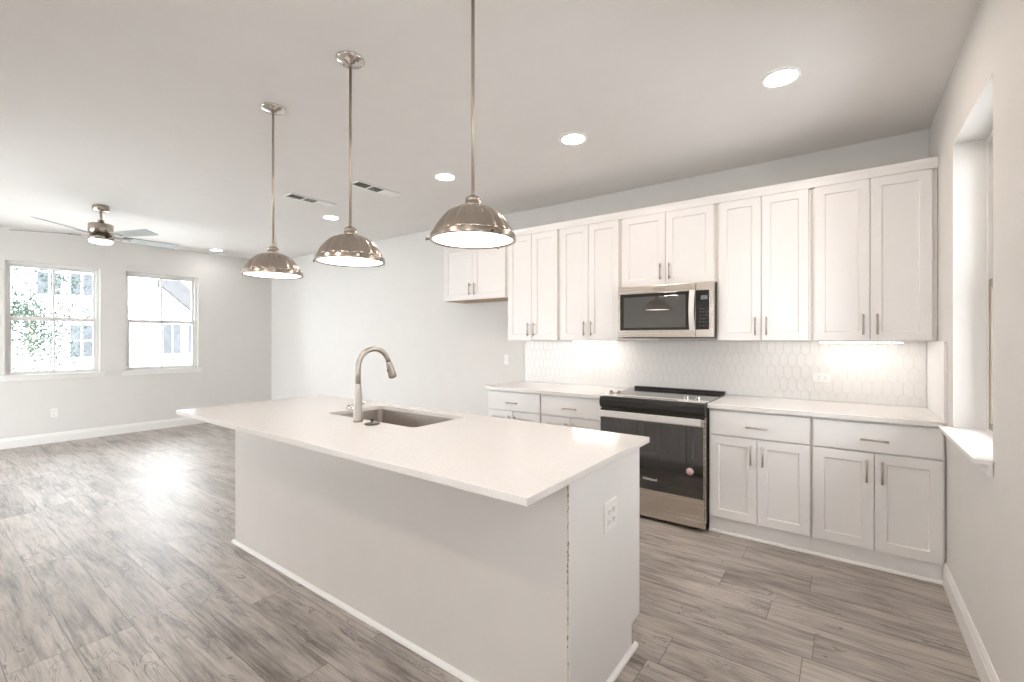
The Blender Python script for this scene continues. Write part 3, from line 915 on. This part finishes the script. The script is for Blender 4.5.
r = tag(empty('sink_stopper', (-2.052, 1.527, 0.9135)), 'dark round metal sink stopper lying on the countertop beside the faucet', 'sink stopper')
MB().lathe([(0.0, 0.0), (0.036, 0.0), (0.041, 0.003), (0.040, 0.006), (0.022, 0.0095), (0.0, 0.010)], 32).build('cap', 'darkmetal', r)
MB().lathe([(0.0075, 0.0098), (0.0065, 0.020), (0.010, 0.024), (0.010, 0.029), (0.0, 0.030)], 20).build('knob', 'darkmetal', r)

# ------------------------------------------------------------------ pendants
def pendant(loc, label):
    r = tag(empty('pendant_light', loc), label, 'light', 'pendant lights over the island')
    # z = 0 is the lens rim (1.758 m above the floor)
    top = ZC - loc[2]
    mb = MB().lathe([(0.0, top - .0005), (0.070, top - .0005), (0.070, top - .006), (0.062, top - .014), (0.020, top - .024), (0.010, top - .028), (0.0, top - .028)], 40)
    cn = mb.build('canopy', 'chrome', r)
    for s in (-1, 1):
        MB().lathe([(0.0, 0), (0.0045, 0), (0.004, -0.004), (0.0, -0.005)], 12, c=(s * .041, s * .01, top - .0165)).build('screw', 'darkmetal', cn)
    MB().tube([(0, 0, 0.172), (0, 0, top - .020)], 0.0068, 14).build('rod', 'nickel_rod', r)
    MB().lathe([(0.009, 0.178), (0.012, 0.172), (0.022, 0.1705), (0.0295, 0.163), (0.0300, 0.156), (0.0285, 0.155), (0.0285, 0.151), (0.0315, 0.150), (0.0315, 0.126), (0.029, 0.124)], 32).build('socket_cap', 'nickel', r)
    prof = [(0.026, .1335), (0.045, .1305), (0.064, .1255), (0.080, .1180), (0.095, .1105), (0.109, .098), (0.122, .084), (0.133, .070), (0.142, .056), (0.1495, .042), (0.155, .028), (0.158, .018)]
    def wave(t, j):
        k = min(1.0, j / 3.0)
        return 1 + k * (0.055 * abs(math.cos(8 * t)) - 0.040) * (1 - .6 * max(0, (j - 9) / 3))
    mb = MB().lathe(prof, 384, wave=wave)
    sh = mb.build('shade', 'nickel', r)
    md = sh.modifiers.new('solid', 'SOLIDIFY'); md.thickness = 0.0015; md.offset = -1
    # rim band
    mb = MB().lathe([(0.157, .022), (0.1655, .020), (0.168, .015), (0.168, .004), (0.170, 0.0), (0.1695, -.003), (0.160, -.004), (0.157, .000), (0.157, .020)], 64)
    rim = mb.build('rim', 'nickel', r)
    for q in range(3):
        a = math.radians(-144 + q * 120)
        c, s = math.cos(a), math.sin(a)
        MB().tube([(c * .167, s * .167, .006), (c * .182, s * .182, .005), (c * .186, s * .186, .005)], [0.0045, 0.0045, .008], 10).build('thumb_screw', 'nickel', rim)
    MB().lathe([(0.1565, 0.002), (0.12, -0.0015), (0.06, -0.004), (0.0, -0.005)], 48).build('diffuser', 'pend', r)
    return r
p0 = pendant((-1.185, 1.356, 1.760), 'nearest and largest-looking brushed nickel dome pendant, rightmost over the island')
for x, yy, lab in ((-2.009, 1.366, 'middle one of the three brushed nickel dome pendants over the island'), (-2.814, 1.376, 'farthest and leftmost of the three brushed nickel dome pendants over the island')):
    q = copy_tree(p0); q.location = (x, yy, 1.760); q['label'] = lab

# ------------------------------------------------------------------ recessed lights
def can_light(loc, label, m='can'):
    r = tag(empty('recessed_light', (loc[0], loc[1], ZC)), label, 'light', 'recessed ceiling lights')
    MB().lathe([(0.074, -.0015), (0.078, -.006), (0.090, -.007), (0.097, -.003), (0.098, -.0003)], 40).build('trim_ring', 'vent', r)
    MB().lathe([(0.0765, -.0035), (0.05, -.0040), (0.0, -.0042)], 32).build('lens', m, r)
    return r
c0 = can_light((-0.282, 2.83), 'recessed ceiling light nearest the right wall, largest in view')
for x, y, lab in ((-1.545, 2.835, 'recessed ceiling light in front of the cabinet above the microwave'),
                  (-2.80, 2.84, 'recessed ceiling light just left of the nearest pendant rod'),
                  (-0.30, -0.30, 'recessed ceiling light in the row behind the camera, nearest the right wall'),
                  (-1.545, -0.30, 'recessed ceiling light in the row behind the camera, second from the right wall'),
                  (-2.80, -0.30, 'recessed ceiling light in the row behind the camera, third from the right wall')):
    q = copy_tree(c0); q.location = (x, y, ZC); q['label'] = lab
c1 = can_light((-4.804, 3.01), 'recessed ceiling light just left of the middle pendant rod, below the vents', 'can_cool')
for x, y, lab in ((-8.014, 3.04, 'farthest recessed ceiling light, above the far right window'),
                  (-4.80, -0.45, 'added recessed ceiling light, out of view, over the near side of the living area'),  # this living-area pair is added out of view for brightness
                  (-7.95, -0.45, 'added recessed ceiling light, out of view, by the window wall on the near side')):
    q = copy_tree(c1); q.location = (x, y, ZC); q['label'] = lab

# ------------------------------------------------------------------ ceiling vents
def vent(cxy, label, rz=0.0):
    r = tag(empty('ceiling_vent', (cxy[0], cxy[1], ZC), rz), label, 'vent', 'ceiling air vents')
    mb = MB(); hx, hy = 0.082, 0.240
    for (a, b, c, d) in ((-hx, -hx + .022, -hy, hy), (hx - .022, hx, -hy, hy), (-hx + .022, hx - .022, -hy, -hy + .022), (-hx + .022, hx - .022, hy - .022, hy),
                         (-hx + .022, hx - .022, -.0715, -.0635), (-hx + .022, hx - .022, .0635, .0715)):
        mb.box(a, b, c, d, -0.010, -0.0008)
    mb.build('frame', 'vent', r, 0.002)
    MB().box(-hx + .023, hx - .023, -hy + .023, hy - .023, -0.0022, -0.0012).build('backing', 'duct', r)
    for bi, (y0, y1, ang) in enumerate(((-.217, -.072, 45), (-.0635, .0635, 38), (.072, .217, -18))):
        mb = MB(); n = 9
        for k in range(n):
            yc = y0 + (y1 - y0) * (k + .5) / n
            a = math.radians(ang); L = 0.0055
            dy, dz = math.cos(a) * L, math.sin(a) * L * .6
            mb.prism([(yc - dy, -.0062 - dz), (yc + dy, -.0062 + dz), (yc + dy, -.0056 + dz), (yc - dy, -.0056 - dz)], 'X', -hx + .0225, hx - .0225)
        mb.build('louvers', 'vent', r)
    return r
vent((-4.365, 2.505), 'white ceiling vent farther from the camera, left of the middle pendant rod')
vent((-3.548, 2.680), 'white ceiling vent nearer the kitchen, right of the middle pendant rod')

# ------------------------------------------------------------------ ceiling fan
FZ = 2.475
r = tag(empty('ceiling_fan', (-6.35, 1.312, ZC)), 'silver five-blade ceiling fan with a light, over the living area', 'ceiling fan')
MB().lathe([(0, -.0005), (0.068, -.0005), (0.070, -.01), (0.070, -.05), (0.064, -.056), (0, -.056)], 36).build('canopy', 'nickel', r)
MB().tube([(0, 0, -.054), (0, 0, -.180)], 0.0125, 16).build('downrod', 'nickel_rod', r)
MB().lathe([(0.013, -.145), (0.026, -.152), (0.030, -.192), (0.098, -.194), (0.103, -.200), (0.103, -.288), (0.099, -.292), (0.0, -.292)], 48).build('motor_housing', 'nickel', r)
MB().lathe([(0.0, -.2925), (0.090, -.2925), (0.090, -.326), (0.0, -.326)], 40).build('blade_hub', 'darkmetal', r)
lk = MB().lathe([(0.0, -.3265), (0.102, -.3265), (0.105, -.330), (0.105, -.362), (0.102, -.366), (0.0985, -.366)], 48).build('light_kit', 'nickel', r)
MB().lathe([(0.098, -.365), (0.098, -.380), (0.088, -.390), (0.05, -.396), (0.0, -.398)], 40).build('lens', 'fanlight', r)
bk = None
for k in range(5):
    a = math.radians(23 + 72 * k)
    pv = Matrix.Rotation(a, 4, 'Z')
    def xf(mb, pitch):
        m4 = Matrix.Translation((0, 0, -.314)) @ Matrix.Rotation(a, 4, 'Z') @ Matrix.Rotation(math.radians(pitch), 4, 'X')
        bmesh.ops.transform(mb.bm, matrix=m4, verts=mb.bm.verts[:])
        return mb
    mb = MB().prism([(0.18, -0.055), (0.688, -0.070), (0.692, 0.054), (0.684, 0.068), (0.18, 0.055)], 'Z', -0.003, 0.003)
    xf(mb, -13).build('blade', 'blade', r, 0.001)
    mb = MB().prism([(0.095, -0.020), (0.17, -0.026), (0.26, -0.035), (0.26, 0.035), (0.17, 0.026), (0.095, 0.020)], 'Z', -0.0075, -0.0035)
    xf(mb, -13).build('blade_bracket', 'darkmetal', r, 0.001)

# ------------------------------------------------------------------ outlets and switch
def outlet(loc, rz, label, w_=0.070, h_=0.115, gangs=1, horizontal=False, switch=False, cat='outlet'):
    """plate facing -Y in local axes, then turned by rz"""
    r = tag(empty('light_switch' if switch else 'electrical_outlet', loc, rz), label, cat)
    W_, H_ = (h_, w_) if horizontal else (w_, h_)
    pl = MB().box(-W_ / 2, W_ / 2, -0.006, -0.0006, -H_ / 2, H_ / 2).build('faceplate', 'plastic', r, 0.002)
    if switch:
        MB().box(-.016, .016, -0.0095, -0.0062, -.033, .033).build('rocker', 'plastic', r, 0.001)
        return r
    for g in range(gangs):
        gx = (g - (gangs - 1) / 2) * 0.046
        for s in (-1, 1):
            px, pz = (s * .020, 0) if horizontal else (gx, s * .020)
            so = MB().box(px - .0145, px + .0145, -0.0082, -0.0062, pz - .0145, pz + .0145).build('socket', 'plastic', r, 0.002)
            mb = MB()
            if horizontal:
                mb.box(px - .004, px + .005, -0.0088, -0.0083, pz - .007, pz - .005); mb.box(px - .004, px + .005, -0.0088, -0.0083, pz + .005, pz + .007)
            else:
                mb.box(px - .007, px - .005, -0.0088, -0.0083, pz - .004, pz + .005); mb.box(px + .005, px + .007, -0.0088, -0.0083, pz - .004, pz + .005)
                mb.box(px - .002, px + .002, -0.0088, -0.0083, pz - .011, pz - .007)
            mb.build('slots', 'slot', so)
    return r
outlet((IX1, 1.706, 0.667), math.pi / 2, 'white double-gang outlet on the end of the island', 0.114, 0.118, 2)
outlet((-2.072, YB - 0.0085, 1.075), 0, 'white horizontal outlet on the tile backsplash left of the stove', horizontal=True)
outlet((-0.144, YB - 0.0085, 1.085), 0, 'white horizontal outlet on the tile backsplash right of the stove', horizontal=True)
outlet((XL, 1.276, 0.392), math.pi / 2, 'white outlet low on the far wall under the left window')
outlet((-3.085, YB, 1.140), 0, 'white light switch on the wall left of the tile backsplash', switch=True, cat='light switch')

# ------------------------------------------------------------------ outdoors
tag(MB().box(-60, 30, -40, 50, -0.35, -0.25).build('ground', 'pale_ground'), 'ground outside the windows, made pale to bounce daylight indoors', 'ground', kind='structure')
tag(MB().box(3.7, 3.9, -9, 11, -0.25, 3.3).build('wall_sky_block', 'brick'), 'unseen brick wall added to hold back sky light at the right windows', kind='structure')  # added out of view to cut sky light on the recess
XH = -17.0
r = tag(empty('neighbor_house', (XH, 2.0, -0.25)), 'pale brick neighbouring house seen through both far windows', 'house')
mb = MB().prism([(-7.0, 0.0), (2.82, 0.0), (2.82, 3.62), (-0.2, 6.3), (-7.0, 6.3)], 'X', -6.0, 0.0)
mb.build('wall', 'brick', r)
mb = MB().prism([(2.835, 3.64), (2.835, 3.80), (-0.1, 6.45), (-7.3, 6.45), (-7.3, 6.32), (-0.2, 6.32)], 'X', -6.3, 0.25)
mb.build('roof', 'shingle', r)
mb = MB().prism([(2.84, 0.0), (5.4, 0.0), (5.4, 1.10), (3.70, 2.55), (2.96, 3.22), (2.84, 3.22)], 'X', -5.0, -0.1); mb.build('wall', 'brick', r)
mb = MB().prism([(2.84, 3.23), (2.96, 3.23), (3.70, 2.57), (5.4, 1.12), (5.7, 0.90), (5.85, 1.22), (3.42, 3.46), (2.84, 3.46)], 'X', -5.2, 0.05); mb.build('roof', 'shingle', r)
def far_window(y0, y1, z0, z1):
    f = MB().box(-0.06, 0.02, y0 - 2.0, y1 - 2.0, z0 + .25, z1 + .25).build('window', 'housewin', r)
    mb = MB(); ym = (y0 + y1) / 2 - 2.0; zm = (z0 + z1) / 2 + .25
    mb.box(0.021, 0.04, ym - .02, ym + .02, z0 + .25, z1 + .25); mb.box(0.021, 0.04, y0 - 2, y1 - 2, zm - .02, zm + .02)
    mb.build('mullions', 'mull', f)
for a in ((2.25, 2.70, 2.55, 3.75), (2.89, 3.33, 2.58, 3.78), (2.88, 3.33, 0.88, 1.76)): far_window(*a)
for (y0, y1) in ((5.0, 5.45), (5.66, 6.1)): 
    f = MB().box(-0.105, -0.05, y0 - 2.0, y1 - 2.0, .25 + .92, .25 + 1.84).build('window', 'housewin', r)
    MB().box(-0.049, -0.03, (y0 + y1) / 2 - 2.02, (y0 + y1) / 2 - 1.98, 1.17, 2.09).build('mullions', 'mull', f)

tr = tag(empty('tree', (-12.6, 1.55, -0.25)), 'pale green leafy tree outside the far left window', 'tree')
mb = MB().tube([(0, 0, 0), (0.04, 0.02, 1.2), (0, 0.08, 2.2), (-.05, 0.0, 3.4), (0, 0, 4.6)], [.07, .055, .045, .03, .012], 10)
rnd = random.Random(5)
tips = []
for k in range(26):
    z = rnd.uniform(0.7, 4.2); a = rnd.uniform(0, 6.28); L = rnd.uniform(.35, .85)
    e1 = Vector((math.cos(a) * L, math.sin(a) * L, z + L * rnd.uniform(.3, .9)))
    mb.tube([(0, 0.03, z), tuple(e1 * .5 + Vector((0, 0, z * .5))), tuple(e1)], [.02, .012, .005], 6)
    tips.append(e1)
mb.build('trunk', 'bark', tr)
mb = MB(); bm = mb.bm
for k in range(5200):
    t = rnd.choice(tips)
    q = Vector((t.x * rnd.uniform(.4, 1.15), t.y * rnd.uniform(.4, 1.15), t.z)) + Vector([rnd.gauss(0, .17) for _ in range(3)])
    s = rnd.uniform(.022, .045)
    u = Vector([rnd.gauss(0, 1) for _ in range(3)]).normalized(); v = u.orthogonal().normalized()
    bm.faces.new([bm.verts.new(q + u * s), bm.verts.new(q + v * s * .5), bm.verts.new(q - u * s), bm.verts.new(q - v * s * .5)])
mb.build('foliage', 'leaf', tr)
